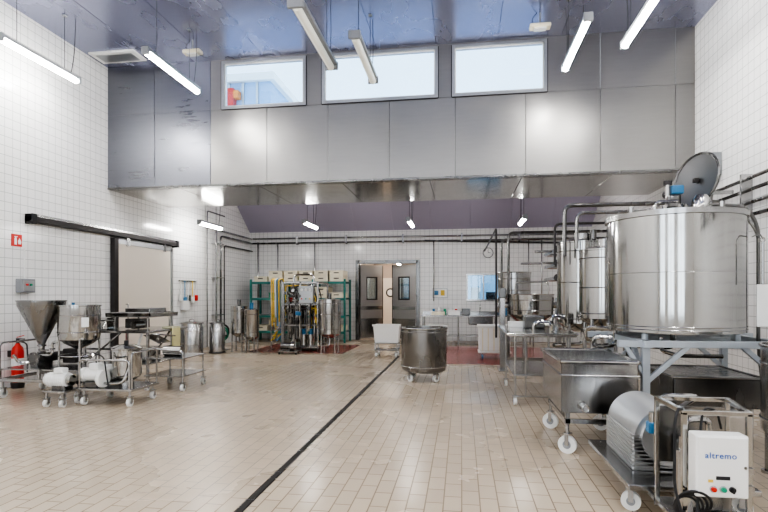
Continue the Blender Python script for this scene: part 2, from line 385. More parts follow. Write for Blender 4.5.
for (x, y) in ((-4.9, 8.95), (1.29, 8.95)):
    b = B('emergency_light'); b.cyl((x, y, 6.0), (x, y, ZC), .015, M_lampbody, seg=10); b.bc((x, y, 5.97), (.34, .16, .07), M_cream, .02); b.bc((x, y, 5.93), (.2, .12, .03), M_whitep, .01)
    b.tube([(x-.1, y, 6.0), (x-.14, y, 6.1), (x-.05, y, ZC)], .006, M_black, .05, 6); b.finish()
b = B('ceiling_hatch'); b.bx(-7.15, -6.2, 9.1, 9.55, 6.16, 6.2, M_white, .01); b.bx(-7.05, -6.3, 9.18, 9.47, 6.15, 6.17, M_alu, .004); b.finish()

# ------------------------------------------------------------ left wall
b = B('sliding_door')
b.bx(XL, XL+.14, 7.73, 12.3, 2.73, 2.83, M_dark, .01); b.bx(XL+.02, XL+.13, 7.73, 12.3, 2.83, 2.87, M_steelb)
b.bx(XL+.02, XL+.10, 9.98, 12.05, .03, 2.66, M_doorp, .008)
b.bx(XL+.02, XL+.12, 9.86, 9.99, .0, 2.7, M_dark, .005); b.bx(XL+.02, XL+.115, 11.98, 12.07, .02, 2.68, M_alu, .005)
b.bx(XL+.02, XL+.115, 9.98, 12.05, 2.58, 2.68, M_alu, .005)
for yy in (10.3, 11.7): b.bx(XL+.1, XL+.13, yy-.04, yy+.04, 2.55, 2.8, M_steelb)
b.tube([(XL+.1, 10.25, .95), (XL+.15, 10.25, .95), (XL+.15, 10.25, 1.3), (XL+.1, 10.25, 1.3)], .012, M_steelb, .02)
for yy in (7.78, 12.25): b.bx(XL, XL+.16, yy-.05, yy+.05, 2.70, 2.87, M_black, .01)
b.finish()
b = B('fire_extinguisher'); ex, ey = XL+.14, 7.45
b.lathe([(.001, .09), (.07, .09), (.085, .11), (.088, .2), (.088, .58), (.075, .65), (.04, .69), (.03, .72), (.001, .72)], M_redp, (ex, ey, 0), 28)
b.lathe([(.089, .32), (.0905, .32), (.0905, .48), (.089, .48)], M_white, (ex, ey, 0), 28)
b.cyl((ex, ey, .72), (ex, ey, .78), .025, M_dark); b.bc((ex+.05, ey, .79), (.15, .025, .018), M_black, .003); b.bc((ex+.05, ey, .83), (.13, .025, .012), M_redp, .003, (0, -.25, 0))
b.tube([(ex+.03, ey, .75), (ex+.13, ey+.04, .72), (ex+.13, ey+.06, .45), (ex+.1, ey+.08, .25)], .012, M_black, .06)
b.bx(XL, XL+.06, ey-.05, ey+.05, .5, .6, M_dark)
b.lathe([(.09, 0), (.1, .09), (.085, .09), (.08, .0)], M_dark, (ex, ey, 0), 28)
b.finish()
b = B('fire_extinguisher_sign'); b.bx(XL, XL+.012, 7.47, 7.67, 2.3, 2.5, M_redp)
b.bx(XL+.012, XL+.015, 7.52, 7.565, 2.33, 2.43, M_white); b.bx(XL+.012, XL+.015, 7.53, 7.555, 2.43, 2.455, M_white); b.bx(XL+.012, XL+.015, 7.52, 7.58, 2.455, 2.465, M_white)
b.add([(XL+.014, 7.595, 2.34), (XL+.014, 7.645, 2.34), (XL+.014, 7.655, 2.38), (XL+.014, 7.62, 2.44), (XL+.014, 7.587, 2.39)], [(0, 1, 2, 3, 4)], M_white, None, False)
b.finish()
b = B('wall_control_box'); b.bx(XL, XL+.12, 7.55, 7.83, 1.54, 1.77, M_greyp, .01); b.bx(XL+.12, XL+.13, 7.58, 7.80, 1.57, 1.74, M_alu, .004)
b.cyl((XL+.13, 7.64, 1.67), (XL+.15, 7.64, 1.67), .018, M_redp); b.cyl((XL+.13, 7.72, 1.67), (XL+.15, 7.72, 1.67), .018, M_green)
b.tube([(XL+.04, 7.69, 1.77), (XL+.04, 7.69, 2.28)], .012, M_whitep); b.finish()
b = B('wall_socket'); b.bx(XL, XL+.06, 8.7, 8.82, 1.25, 1.4, M_whitep, .01); b.bx(XL+.06, XL+.07, 8.72, 8.80, 1.28, 1.36, M_blue, .005); b.finish()
b = B('hanging_utensils')
b.bx(XL, XL+.03, 12.5, 13.4, 1.85, 1.89, M_steelb)
for k, yy in enumerate((12.55, 12.75, 12.95, 13.15, 13.33)):
    b.cyl((XL+.05, yy, 1.87), (XL+.05, yy, 1.5-.05*(k % 2)), .014, (M_white, M_blue, M_steelb, M_yel, M_white)[k], seg=8)
    b.bc((XL+.06, yy, 1.42-.05*(k % 2)), (.05, .13, .16), (M_white, M_blue, M_steelb, M_white, M_redp)[k], .02)
b.bx(XL, XL+.1, 12.6, 12.9, 1.1, 1.35, M_whitep, .01)
b.finish()
# pipes on left and back wall
b = B('steam_pipework')
for i, yy in enumerate((14.4, 14.62)):
    b.tube([(XL+.10+.04*i, yy, .02), (XL+.10+.04*i, yy, 3.42-.16*i), (XL+.10+.04*i, YB-.06-.04*i, 3.42-.16*i)], .030, M_steeld if i else M_steelb, .12)
b.tube([(XL+.12, 14.9, .6), (XL+.12, 14.9, 3.0), (XL+.12, YB-.06, 3.0)], .02, M_dark, .1)
b.tube([(XL+.08, 13.9, .02), (XL+.08, 13.9, 3.9), (XL+.08, 15.0, 3.9)], .02, M_steelb, .1)
for z in (.9, 2.0, 3.0): b.bx(XL, XL+.18, 14.3, 14.75, z, z+.025, M_steelb)
b.finish()
b = B('condensate_pipework')
for i in range(2): b.tube([(XL+.16, YB-.10-.04*i, 3.42-.16*i), (3.9, YB-.10-.04*i, 3.42-.16*i)], .030, M_steeld if i else M_steelb, .12)
b.tube([(-6.9, YB-.12, .8), (-6.9, YB-.12, 3.3)], .025, M_steelb)
b.tube([(-1.2, YB-.09, 3.28), (3.9, YB-.09, 3.12)], .03, M_dark, .1)
for xx in (-5.5, -3.8, -1.9, 0, 1.8):
    b.bx(xx-.02, xx+.02, YB-.2, YB, 3.2, 3.23, M_steelb); b.bx(xx-.02, xx+.02, YB-.2, YB-.17, 3.2, 3.5, M_steelb)
for k, xx in enumerate((-6.2, -4.9, -.9, 2.1, 2.5)): b.tube([(xx, YB-.10, 3.24), (xx, YB-.10, 1.3)], .018, M_steelb)
b.finish()

# ------------------------------------------------------------ tank helpers
def bands(b, x, y, r, zs, mat=None, t=.008):
    for z in zs: b.torus((x, y, z), r, t, mat or M_steelb, seg=44, ms=6)
def closed_tank(b, x, y, z0, z1, r, mat=None, bot=.1, top=.08, seg=48):
    mat = mat or M_steel
    b.lathe([(.001, z0-bot), (r*.3, z0-bot*.92), (r*.7, z0-bot*.5), (r*.93, z0-bot*.12), (r, z0), (r, z1), (r*1.012, z1+.004), (r*1.012, z1+.025), (r*.96, z1+.03), (r*.75, z1+top*.55), (r*.4, z1+top*.9), (.001, z1+top)], mat, (x, y, 0), seg)
def open_tank(b, x, y, z0, z1, r, mat=None, bot=.05, seg=48, taper=1.0):
    mat = mat or M_steel
    b.lathe([(.001, z0-bot), (r*.5*taper, z0-bot*.8), (r*.9*taper, z0-bot*.2), (r*taper, z0), (r, z1-.02), (r+.012, z1-.018), (r+.016, z1-.008), (r+.012, z1), (r-.008, z1), (r-.01, z1-.02), (r*taper-.012, z0+.01), (r*.5, z0-bot*.6), (.001, z0-bot*.7)], mat, (x, y, 0), seg)

# ------------------------------------------------------------ left front: conical hopper cart
b = B('conical_hopper_cart'); hx, hy = -6.27, 7.0
b.lathe([(.03, .72), (.045, .76), (.315, 1.34), (.318, 1.40), (.330, 1.405), (.330, 1.42), (.31, 1.42), (.305, 1.34), (.035, .78), (.02, .74)], M_cone, (hx, hy, 0), 48)
b.cyl((hx, hy, .55), (hx, hy, .74), .04, M_steel); b.torus((hx, hy, .74), .05, .014, M_steel); b.torus((hx, hy, .64), .05, .012, M_steel)
b.cyl((hx-.02, hy-.12, .55), (hx-.02, hy+.12, .55), .085, M_steel, seg=24); b.cyl((hx-.02, hy-.14, .55), (hx-.02, hy-.12, .55), .1, M_steeld, seg=24)
for k in range(6):
    a = k*math.pi/3; b.cyl((hx-.02+.085*math.cos(a), hy-.155, .55+.085*math.sin(a)), (hx-.02+.085*math.cos(a), hy-.14, .55+.085*math.sin(a)), .01, M_steel, seg=8)
b.cyl((hx+.0, hy+.12, .55), (hx, hy+.42, .55), .07, M_dark, seg=20); b.bc((hx, hy, .46), (.12, .3, .07), M_steeld, .01)
b.tube([(hx+.05, hy-.08, .6), (hx+.25, hy-.08, .6), (hx+.25, hy-.08, .80), (hx+.34, hy-.05, .80)], .022, M_steel, .07)
b.tube([(hx-.05, hy-.08, .5), (hx-.2, hy-.2, .5), (hx-.25, hy-.25, .62)], .022, M_steel, .05)
b.bc((hx+.1, hy-.08, .68), (.16, .02, .02), M_steeld); b.torus((hx+.25, hy-.08, .7), .03, .01, M_steeld)
for (x, y) in ((-6.62, 6.68), (-5.4, 6.68), (-6.62, 7.42), (-5.4, 7.42)): b.caster(x, y, .24, .065)
b.bx(-6.68, -5.34, 6.62, 6.67, .24, .29, M_steelb, .006); b.bx(-6.68, -5.34, 7.43, 7.48, .24, .29, M_steelb, .006)
b.bx(-6.68, -6.63, 6.62, 7.48, .24, .29, M_steelb, .006); b.bx(-5.39, -5.34, 6.62, 7.48, .24, .29, M_steelb, .006)
b.bx(-6.66, -5.36, 6.66, 7.46, .41, .43, M_steelb, .004)
for (x, y) in ((-6.65, 6.65), (-6.65, 7.45), (-5.37, 6.65), (-5.37, 7.45), (-6.0, 6.65), (-6.0, 7.45)): b.bx(x-.02, x+.02, y-.02, y+.02, .27, .43, M_steelb)
b.tube([(-6.65, 6.66, .43), (-6.65, 6.66, .80), (-6.65, 7.44, .80), (-6.65, 7.44, .43)], .014, M_steelb, .08)
b.bc((-6.0, 7.3, .56), (.22, .16, .22), M_dark, .015)
b.finish()
b = B('steel_mixing_vessel'); x, y = -5.68, 7.05
b.lathe([(.001, .70), (.06, .70), (.2, .78), (.27, .84), (.285, .90), (.285, 1.33), (.30, 1.335), (.30, 1.35), (.275, 1.35), (.27, .90), (.05, .74), (.001, .73)], M_steel, (x, y, 0), 44)
bands(b, x, y, .287, (.95, 1.2)); b.cyl((x, y, .62), (x, y, .72), .03, M_steel); b.tube([(x, y, .64), (x, y-.02, .58), (x+.2, y-.1, .58), (x+.3, y-.1, .62)], .022, M_steel, .05)
b.bc((x+.245, y-.19, 1.1), (.02, .1, .14), M_white, .01, (0, 0, .6-math.pi/2*.8))
for a in (.6, 2.2, 3.8, 5.4):
    px, py = x+.26*math.cos(a), y+.26*math.sin(a); b.tube([(px, py, .95), (px, py, .43)], .016, M_steelb); b.cyl((px, py, .431), (px, py, .45), .03, M_steelb)
b.torus((x, y, .6), .26, .012, M_steelb)
b.finish()
# pump trolley
b = B('pump_trolley')
for (x, y) in ((-5.1, 6.42), (-4.42, 6.42), (-5.1, 6.95), (-4.42, 6.95)): b.caster(x, y, .2, .055, M_whitep)
b.bx(-5.16, -4.36, 6.36, 7.02, .2, .235, M_steelb, .006)
b.tube([(-5.14, 6.38, .23), (-5.14, 6.38, .62), (-4.40, 6.38, .62), (-4.40, 6.38, .23)], .014, M_steelb, .06)
b.tube([(-4.38, 6.4, .23), (-4.38, 6.4, .72), (-4.38, 6.98, .72), (-4.38, 6.98, .23)], .014, M_steelb, .06)
b.lathe([(.001, .30), (.12, .31), (.19, .36), (.2, .40), (.2, .74), (.21, .745), (.21, .76), (.12, .80), (.001, .81)], M_steel, (-4.68, 6.72, 0), 40)
b.cyl((-4.68, 6.72, .81), (-4.68, 6.72, .86), .03, M_black); b.cyl((-4.68, 6.72, .235), (-4.68, 6.72, .31), .1, M_steelb)
b.cyl((-5.12, 6.5, .40), (-4.9, 6.5, .40), .085, M_white, seg=24); b.cyl((-5.17, 6.5, .40), (-5.12, 6.5, .40), .10, M_white, seg=24)
b.cyl((-5.178, 6.5, .40), (-5.17, 6.5, .40), .05, M_steeld, seg=20)
b.bc((-4.98, 6.5, .52), (.14, .13, .09), M_white, .02); b.bc((-5.02, 6.5, .275), (.2, .16, .08), M_steeld, .01)
b.cyl((-5.0, 6.82, .42), (-5.0, 6.55, .42), .09, M_white, seg=24); b.lathe([(.001, 0), (.1, 0), (.12, .03), (.12, .07), (.001, .08)], M_white, (-4.88, 6.44, .36), 24, Matrix.Rotation(math.pi/2, 4, 'Y'))
b.cyl((-5.13, 6.8, .38), (-4.92, 6.8, .38), .12, M_white, seg=24); b.bc((-5.02, 6.8, .27), (.2, .2, .08), M_greyp, .01)
for k in range(6): b.torus((-5.12+k*.036, 6.8, .38), .12, .008, M_white, axis=(1, 0, 0), seg=24, ms=6)
b.tube([(-4.86, 6.45, .3), (-4.7, 6.4, .3), (-4.5, 6.4, .32), (-4.46, 6.5, .55)], .02, M_steel, .06)
b.cyl((-4.45, 6.5, .42), (-4.38, 6.42, .42), .035, M_steel)
b.tube([(-4.98, 6.5, .56), (-4.95, 6.45, .7), (-4.8, 6.42, .66), (-4.75, 6.4, .4), (-4.7, 6.38, .25)], .009, M_black, .08, 8)
b.finish()
b = B('white_gear_motor'); b.caster(-5.5, 6.22, .2, .05, M_whitep); b.caster(-5.26, 6.22, .2, .05, M_whitep); b.caster(-5.5, 6.5, .2, .05); b.caster(-5.26, 6.5, .2, .05)
b.bx(-5.55, -5.22, 6.2, 6.55, .19, .215, M_steelb, .005)
b.cyl((-5.55, 6.38, .34), (-5.30, 6.38, .34), .1, M_white, seg=28); b.lathe([(.001, 0), (.09, 0), (.1, .03), (.08, .08), (.001, .09)], M_white, (-5.55, 6.38, .34), 24, Matrix.Rotation(-math.pi/2, 4, 'Y'))
for k in range(7): b.torus((-5.52+k*.032, 6.38, .34), .1, .006, M_white, axis=(1, 0, 0), seg=24, ms=6)
b.bc((-5.4, 6.38, .24), (.2, .16, .06), M_steeld, .01); b.bc((-5.42, 6.38, .47), (.14, .12, .07), M_white, .015)
b.cyl((-5.30, 6.38, .34), (-5.24, 6.38, .34), .07, M_steel, seg=20); b.finish()
# steel work table with filling machine
b = B('filling_machine_table')
for (x, y) in ((-6.15, 7.75), (-5.02, 7.75), (-6.15, 8.85), (-5.02, 8.85)):
    b.caster(x, y, .2, .06, M_whitep); b.bx(x-.02, x+.02, y-.02, y+.02, .16, .9, M_steelb, .004)
b.bx(-6.2, -4.97, 7.70, 8.90, .88, .92, M_steelb, .006); b.bx(-6.15, -5.02, 7.75, 8.85, .36, .385, M_steelb, .004)
b.bx(-6.15, -5.02, 7.74, 7.77, .60, .63, M_steelb); b.bx(-5.035, -5.005, 7.75, 8.85, .60, .63, M_steelb)
b.beam((-5.02, 7.75, .38), (-5.02, 8.4, .88), .025, .025, M_steelb); b.beam((-6.15, 7.75, .38), (-5.5, 7.75, .88), .025, .025, M_steelb)
for (x, y) in ((-5.75, 7.95), (-5.15, 7.95), (-5.75, 8.6), (-5.15, 8.6)): b.cyl((x, y, .92), (x, y, 1.14), .014, M_steel)
b.bx(-5.85, -5.05, 7.85, 8.7, 1.13, 1.15, M_steel, .004)
b.bx(-5.85, -5.05, 7.85, 7.87, 1.15, 1.20, M_steel); b.bx(-5.85, -5.05, 8.68, 8.7, 1.15, 1.20, M_steel); b.bx(-5.85, -5.83, 7.85, 8.7, 1.15, 1.2, M_steel); b.bx(-5.07, -5.05, 7.85, 8.7, 1.15, 1.2, M_steel)
for k in range(9): b.cyl((-5.8, 7.92+k*.09, 1.2), (-5.1, 7.92+k*.09, 1.2), .012, M_steelb, seg=8)
b.bc((-5.5, 8.2, 1.02), (.3, .25, .16), M_steeld, .01); b.cyl((-5.35, 7.85, 1.0), (-5.35, 8.1, 1.0), .06, M_steel)
b.bc((-5.95, 8.0, 1.02), (.22, .22, .2), M_steel, .01); b.tube([(-6.0, 7.8, .94), (-6.0, 7.7, 1.08), (-5.6, 7.7, 1.08)], .014, M_steel, .05)
b.bx(-5.6, -5.15, 8.0, 8.5, 1.21, 1.28, M_steelb, .01)
b.bc((-5.5, 8.25, .50), (.5, .5, .22), M_cone, .02); b.cyl((-5.3, 7.85, .5), (-5.3, 8.1, .5), .1, M_whitep, seg=24)
b.tube([(-5.3, 7.9, .6), (-5.2, 7.8, .75), (-5.15, 7.8, .88)], .02, M_white, .06)
b.tube([(-5.0, 7.8, .86), (-4.85, 7.8, .86), (-4.85, 8.3, .80), (-5.0, 8.3, .80)], .012, M_steel, .05)
b.bc((-4.98, 7.95, .78), (.3, .35, .012), M_steelb, .004, (0, .45, 0))
b.finish()
b = B('folded_apron'); b.bx(-4.962, -4.94, 8.35, 8.6, .5, .93, plain('apron_cloth', (.62, .58, .32), .8), .01); b.bx(-5.15, -4.94, 8.35, 8.6, .922, .95, plain('apron_cloth2', (.6, .58, .4), .8), .01); b.finish()
b = B('steel_trolley')
for (x, y) in ((-4.9, 7.55), (-4.3, 7.55), (-4.9, 8.2), (-4.3, 8.2)): b.caster(x, y, .2, .055, M_whitep); b.cyl((x, y, .15), (x, y, .52), .014, M_steelb)
b.bx(-4.93, -4.27, 7.5, 8.25, .50, .52, M_steelb, .004); b.bx(-4.93, -4.27, 7.5, 8.25, .22, .24, M_steelb, .004)
b.tube([(-4.9, 7.55, .5), (-4.9, 7.55, .66), (-4.3, 7.55, .62), (-4.3, 7.55, .5)], .014, M_steelb, .05)
b.cyl((-4.75, 7.8, .60), (-4.45, 7.8, .60), .08, M_steel); b.bc((-4.7, 8.0, .57), (.2, .2, .1), M_steeld, .01)
b.finish()

# milk cans mid left
for i, (x, y, r, h) in enumerate(((-6.76, 12.3, .28, .80), (-6.3, 12.75, .2, .78))):
    b = B('steel_churn'); b.lathe([(.001, .02), (r-.02, .02), (r, .04), (r, h-.12), (r-.03, h-.06), (r-.03, h-.02), (r+.01, h-.02), (r+.01, h), (r*.5, h+.03), (.001, h+.035)], M_steelb, (x, y, 0), 36)
    b.torus((x, y, .018), r, .018, M_steeld); bands(b, x, y, r, (.25, h-.2)); b.tube([(x-.06, y, h+.02), (x-.06, y, h+.08), (x+.06, y, h+.08), (x+.06, y, h+.02)], .01, M_steel, .03); b.finish()
for i, (x, y, r, z0, z1) in enumerate(((-5.85, 13.1, .22, .5, 1.18), (-5.42, 12.9, .19, .42, 1.10))):
    b = B('cream_tank'); closed_tank(b, x, y, z0, z1, r, M_steel, .12, .06); bands(b, x, y, r, (z0+.1, z1-.1))
    for a in (.8, 2.4, 4.0, 5.5):
        px, py = x+r*.9*math.cos(a), y+r*.9*math.sin(a); b.cyl((px, py, .0), (px, py, z0+.1), .018, M_steelb); b.cyl((px, py, 0), (px, py, .02), .04, M_steelb)
    b.cyl((x, y, z1+.05), (x, y, z1+.2), .05, M_steeld if i == 0 else M_blue); b.tube([(x, y, z0-.12), (x, y, .25), (x+.18, y-.15, .25)], .02, M_steel, .06); b.finish()
b = B('water_hose')
for k in range(5): b.torus((-6.45+.01*k, 13.4, .42+.03*k), .15+.01*(k % 2), .016, M_green if k < 3 else M_black, axis=(.2, 1, .1))
b.bx(-6.48, -6.42, 13.35, 13.45, 0, .62, M_steeld); b.bx(-6.6, -6.3, 13.28, 13.52, 0, .02, M_steeld); b.finish()

# ------------------------------------------------------------ green rack with cream crates
b = B('green_storage_rack'); rx0, rx1, ry0, ry1 = -6.7, -3.62, 15.9, 16.7
for xx in (rx0, (2*rx0+rx1)/3, (rx0+2*rx1)/3, rx1):
    for yy in (ry0, ry1): b.bx(xx-.03, xx+.03, yy-.03, yy+.03, 0, 2.0, M_teal)
for z in (.35, .85, 1.4, 1.92):
    b.bx(rx0, rx1, ry0-.02, ry0+.02, z-.07, z, M_teal); b.bx(rx0, rx1, ry1-.02, ry1+.02, z-.05, z, M_teal); b.bx(rx0, rx1, ry0, ry1, z, z+.01, M_greyp)
b.finish()
b = B('plastic_crates')
for z, rows in ((1.93, (1, 2, 2, 2, 2, 2)), (1.41, (1, 1, 2, 1, 2, 1)), (.86, (2, 1, 1, 2, 1, 2)), (.36, (1, 2, 1, 1, 2, 1))):
    for i, n in enumerate(rows):
        for k in range(n):
            x0 = rx0+.08+i*.5
            if z < 1.9 and random.random() < .35: continue
            mt = M_cream if random.random() < .75 else (M_whitep if z > 1.9 else M_green); zz = z+k*.175
            b.bx(x0, x0+.44, ry0+.05, ry1-.1, zz, zz+.15, mt, .01); b.bx(x0-.01, x0+.45, ry0+.04, ry1-.09, zz+.145, zz+.17, mt, .006)
            b.bx(x0+.14, x0+.30, ry0+.035, ry0+.06, zz+.08, zz+.11, M_dark)
b.finish()

# ------------------------------------------------------------ pasteuriser skid
b = B('pasteuriser_skid'); x0, x1, y0, y1 = -4.7, -3.75, 13.3, 14.3
for xx in (x0, (x0+x1)/2, x1):
    for yy in (y0, y1): b.bx(xx-.02, xx+.02, yy-.02, yy+.02, .08, 1.85, M_steelb); b.cyl((xx, yy, 0), (xx, yy, .1), .03, M_steeld)
for z in (.12, .7, 1.25, 1.83):
    b.bx(x0, x1, y0-.02, y0+.02, z-.02, z+.02, M_steelb); b.bx(x0, x1, y1-.02, y1+.02, z-.02, z+.02, M_steelb)
    b.bx(x0-.02, x0+.02, y0, y1, z-.02, z+.02, M_steelb); b.bx(x1-.02, x1+.02, y0, y1, z-.02, z+.02, M_steelb)
b.bx(x0+.05, x1-.05, y0+.1, y1-.1, .13, .16, M_steelb)
for k in range(12): b.bx(x0+.12+k*.022, x0+.138+k*.022, y0+.15, y0+.55, .35, 1.15, M_steel if k % 2 else M_steeld)
b.bx(x0+.08, x0+.11, y0+.1, y0+.6, .25, 1.25, M_steel, .005); b.bx(x0+.39, x0+.42, y0+.1, y0+.6, .25, 1.25, M_steel, .005)
for k in range(36):
    xa = x0+random.random()*(x1-x0); ya = y0-.05+random.random()*.3; za = .3+random.random()*.5; zb = 1.1+random.random()*.75; xb = x0+random.random()*(x1-x0)
    b.tube([(xa, ya, za), (xa, ya, zb), (xb, ya, zb), (xb, ya+.3, zb-.3), (xb, ya+.3, .3)], .014+.006*random.random(), (M_dark, M_steel, M_steeld, M_yel if k % 3 == 0 else M_steel, M_steeld)[k % 5], .07, 8)
    b.cyl((xa, ya-.03, zb-.2), (xa, ya+.03, zb-.2), .045, M_steeld if k % 2 else M_steel, seg=14)
    if k % 4 == 0: b.bc((xa, ya-.04, zb-.35), (.09, .05, .1), (M_blue, M_whitep, M_redp, M_dark)[(k//4) % 4], .01)
for k, xx in enumerate((x1-.45, x1-.25)): b.cyl((xx, y0+.2, .16), (xx, y0+.2, .45), .09, M_steel, seg=20); b.cyl((xx, y0+.2, .45), (xx, y0+.2, .6), .06, M_blue, seg=16)
b.bx(x1-.5, x1-.12, y0-.06, y0+.06, 1.28, 1.75, M_alu, .01)
for k in range(3): b.cyl((x1-.42+k*.11, y0-.08, 1.64), (x1-.42+k*.11, y0-.06, 1.64), .035, M_white, seg=16); b.cyl((x1-.42+k*.11, y0-.08, 1.4), (x1-.42+k*.11, y0-.06, 1.4), .02, (M_redp, M_green, M_yel)[k], seg=12)
b.tube([(x0+.2, y0+.3, 1.1), (x0+.2, y0+.3, 2.05), (x1-.2, y0+.3, 2.05), (x1-.2, y0+.3, 1.2)], .025, M_steel, .12)
b.finish()
b = B('hose_rack')
for xx in (-5.15, -4.85): b.cyl((xx, 13.6, 0), (xx, 13.6, 1.9), .02, M_steelb); b.bx(xx-.03, xx+.03, 13.35, 13.85, 0, .03, M_steelb)
b.cyl((-5.15, 13.6, 1.88), (-4.85, 13.6, 1.88), .02, M_steelb); b.cyl((-5.15, 13.6, .6), (-4.85, 13.6, .6), .02, M_steelb)
for k in range(5):
    xx = -5.1+k*.05; zz = .35+.12*(k % 3)
    b.tube([(xx, 13.55, zz+.3), (xx, 13.5, 1.92), (xx+.05, 13.6, 1.95), (xx+.08, 13.68, 1.9), (xx+.05, 13.66, zz), (xx-.05, 13.58, zz-.1)], .020, (M_yel, M_yel, M_white, M_blue, M_yel)[k], .06, 8)
b.finish()
b = B('buffer_tank'); x, y = -3.38, 13.1; closed_tank(b, x, y, .5, 1.36, .29, M_steel, .12, .06); bands(b, x, y, .291, (.62, 1.0, 1.28))
for a in (.8, 2.4, 4.0, 5.5):
    px, py = x+.26*math.cos(a), y+.26*math.sin(a); b.cyl((px, py, 0), (px, py, .6), .02, M_steelb); b.cyl((px, py, 0), (px, py, .02), .04, M_steelb)
b.cyl((x, y, 1.4), (x, y, 1.55), .05, M_steeld); b.tube([(x, y, .4), (x, y, .2), (x-.28, y-.1, .2)], .022, M_steel, .06); b.finish()
b = B('centrifugal_pump'); b.bx(-4.6, -4.1, 12.6, 12.9, .05, .08, M_steelb)
for q in ((-4.57, 12.63), (-4.13, 12.63), (-4.57, 12.87), (-4.13, 12.87)): b.cyl((*q, 0), (*q, .06), .02, M_black)
b.cyl((-4.55, 12.75, .2), (-4.3, 12.75, .2), .09, M_steeld, seg=24); b.cyl((-4.28, 12.75, .2), (-4.2, 12.75, .2), .12, M_steel, seg=24); b.cyl((-4.24, 12.75, .3), (-4.24, 12.75, .48), .025, M_steel); b.bc((-4.42, 12.75, .1), (.2, .12, .05), M_steeld)
b.cyl((-4.3, 12.75, .2), (-4.28, 12.75, .2), .05, M_steel); b.finish()

# ------------------------------------------------------------ centre: wheeled pot
b = B('wheeled_steel_vat'); x, y, r = -.66, 9.2, .40
b.lathe([(.001, .16), (r-.06, .16), (r-.02, .18), (r, .24), (r, .90), (r+.012, .905), (r+.018, .92), (r+.012, .935), (r-.01, .935), (r-.012, .9), (r-.012, .3), (.001, .28)], M_cone, (x, y, 0), 56)
bands(b, x, y, r+.002, (.26, .86), M_steelb, .007)
for a in (.785, 2.356, 3.927, 5.498):
    b.caster(x+.31*math.cos(a), y+.31*math.sin(a), .17, .06, M_whitep, a)
b.finish()
# white tub on dolly
b = B('white_tub_trolley'); x, y = -1.80, 12.6
for (dx, dy) in ((-.24, -.2), (.24, -.2), (-.24, .2), (.24, .2)): b.caster(x+dx, y+dy, .16, .05)
b.bx(x-.28, x+.28, y-.24, y+.24, .16, .19, M_steeld, .004)
for (dx, dy) in ((-.26, -.22), (.26, -.22), (-.26, .22), (.26, .22)): b.bx(x+dx-.012, x+dx+.012, y+dy-.012, y+dy+.012, .18, .34, M_steelb)
b.bx(x-.28, x+.28, y-.24, y+.24, .33, .35, M_steeld)
b.add([(x-.28, y-.2, .35), (x+.28, y-.2, .35), (x+.28, y+.2, .35), (x-.28, y+.2, .35), (x-.31, y-.26, .78), (x+.31, y-.26, .78), (x+.31, y+.26, .78), (x-.31, y+.26, .78), (x-.28, y-.23, .78), (x+.28, y-.23, .78), (x+.28, y+.23, .78), (x-.28, y+.23, .78), (x-.25, y-.18, .38), (x+.25, y-.18, .38), (x+.25, y+.18, .38), (x-.25, y+.18, .38)],
      [(0, 1, 5, 4), (1, 2, 6, 5), (2, 3, 7, 6), (3, 0, 4, 7), (0, 3, 2, 1), (4, 5, 9, 8), (5, 6, 10, 9), (6, 7, 11, 10), (7, 4, 8, 11), (8, 9, 13, 12), (9, 10, 14, 13), (10, 11, 15, 14), (11, 8, 12, 15), (12, 13, 14, 15)], M_whitep, None, False)
b.bx(x-.33, x+.33, y-.28, y-.25, .75, .79, M_whitep, .005); b.finish()
b = B('white_bin_trolley'); x, y = .76, 12.62
for (dx, dy) in ((-.28, -.22), (.28, -.22), (-.28, .22), (.28, .22)): b.caster(x+dx, y+dy, .14, .05, M_blue)
b.bx(x-.38, x+.38, y-.27, y+.27, .14, .18, M_whitep, .008); b.bx(x-.36, x+.36, y-.25, y+.25, .18, .78, M_whitep, .03); b.bx(x-.39, x+.39, y-.28, y+.28, .74, .79, M_whitep, .01)
for k in range(5): b.bx(x-.29+k*.13, x-.265+k*.13, y-.265, y-.245, .2, .72, M_cream)
b.finish()

# ------------------------------------------------------------ back bench
b = B('steel_work_bench'); bx0, bx1, by0, by1 = -1.2, 2.1, 15.4, 16.2
b.bx(bx0, bx1, by0, by1, .86, .90, M_steelb, .006); b.bx(bx0, bx1, by1-.03, by1, .9, 1.0, M_steelb); b.bx(bx0+.05, bx1-.05, by0+.05, by1-.05, .28, .30, M_steelb)
for xx in (-1.14, -.1, 1.0, 2.04):
    for yy in (by0+.05, by1-.05): b.cyl((xx, yy, 0), (xx, yy, .87), .02, M_steelb, seg=12)
b.bx(.2, .9, by0+.1, by1-.2, .62, .87, M_steeld, .02)
b.tube([(.55, by1-.08, .9), (.55, by1-.08, 1.2), (.55, by1-.35, 1.2), (.55, by1-.35, 1.08)], .014, M_steel, .06)
b.bx(-1.0, -.4, by0+.1, by1-.2, .301, .62, M_whitep, .02)
b.finish()
b = B('bench_items')
b.bx(-.9, -.5, 15.5, 15.9, .901, 1.0, M_cream, .01); b.bx(-.4, -.05, 15.5, 15.9, .901, 1.04, M_whitep, .01); b.bx(1.1, 1.4, 15.5, 15.8, .901, 1.12, M_blue, .02)
b.bx(1.5, 1.95, 15.5, 15.9, .901, 1.22, M_steel, .02); b.bx(.0, .25, 15.5, 15.8, .901, 1.1, M_steeld, .02)
for k in range(5): b.cyl((-.85+k*.17, 15.98, .901), (-.85+k*.17, 15.98, 1.08+.05*(k % 2)), .04, (M_blue, M_whitep, M_green, M_whitep, M_redp)[k], seg=14)
b.finish()
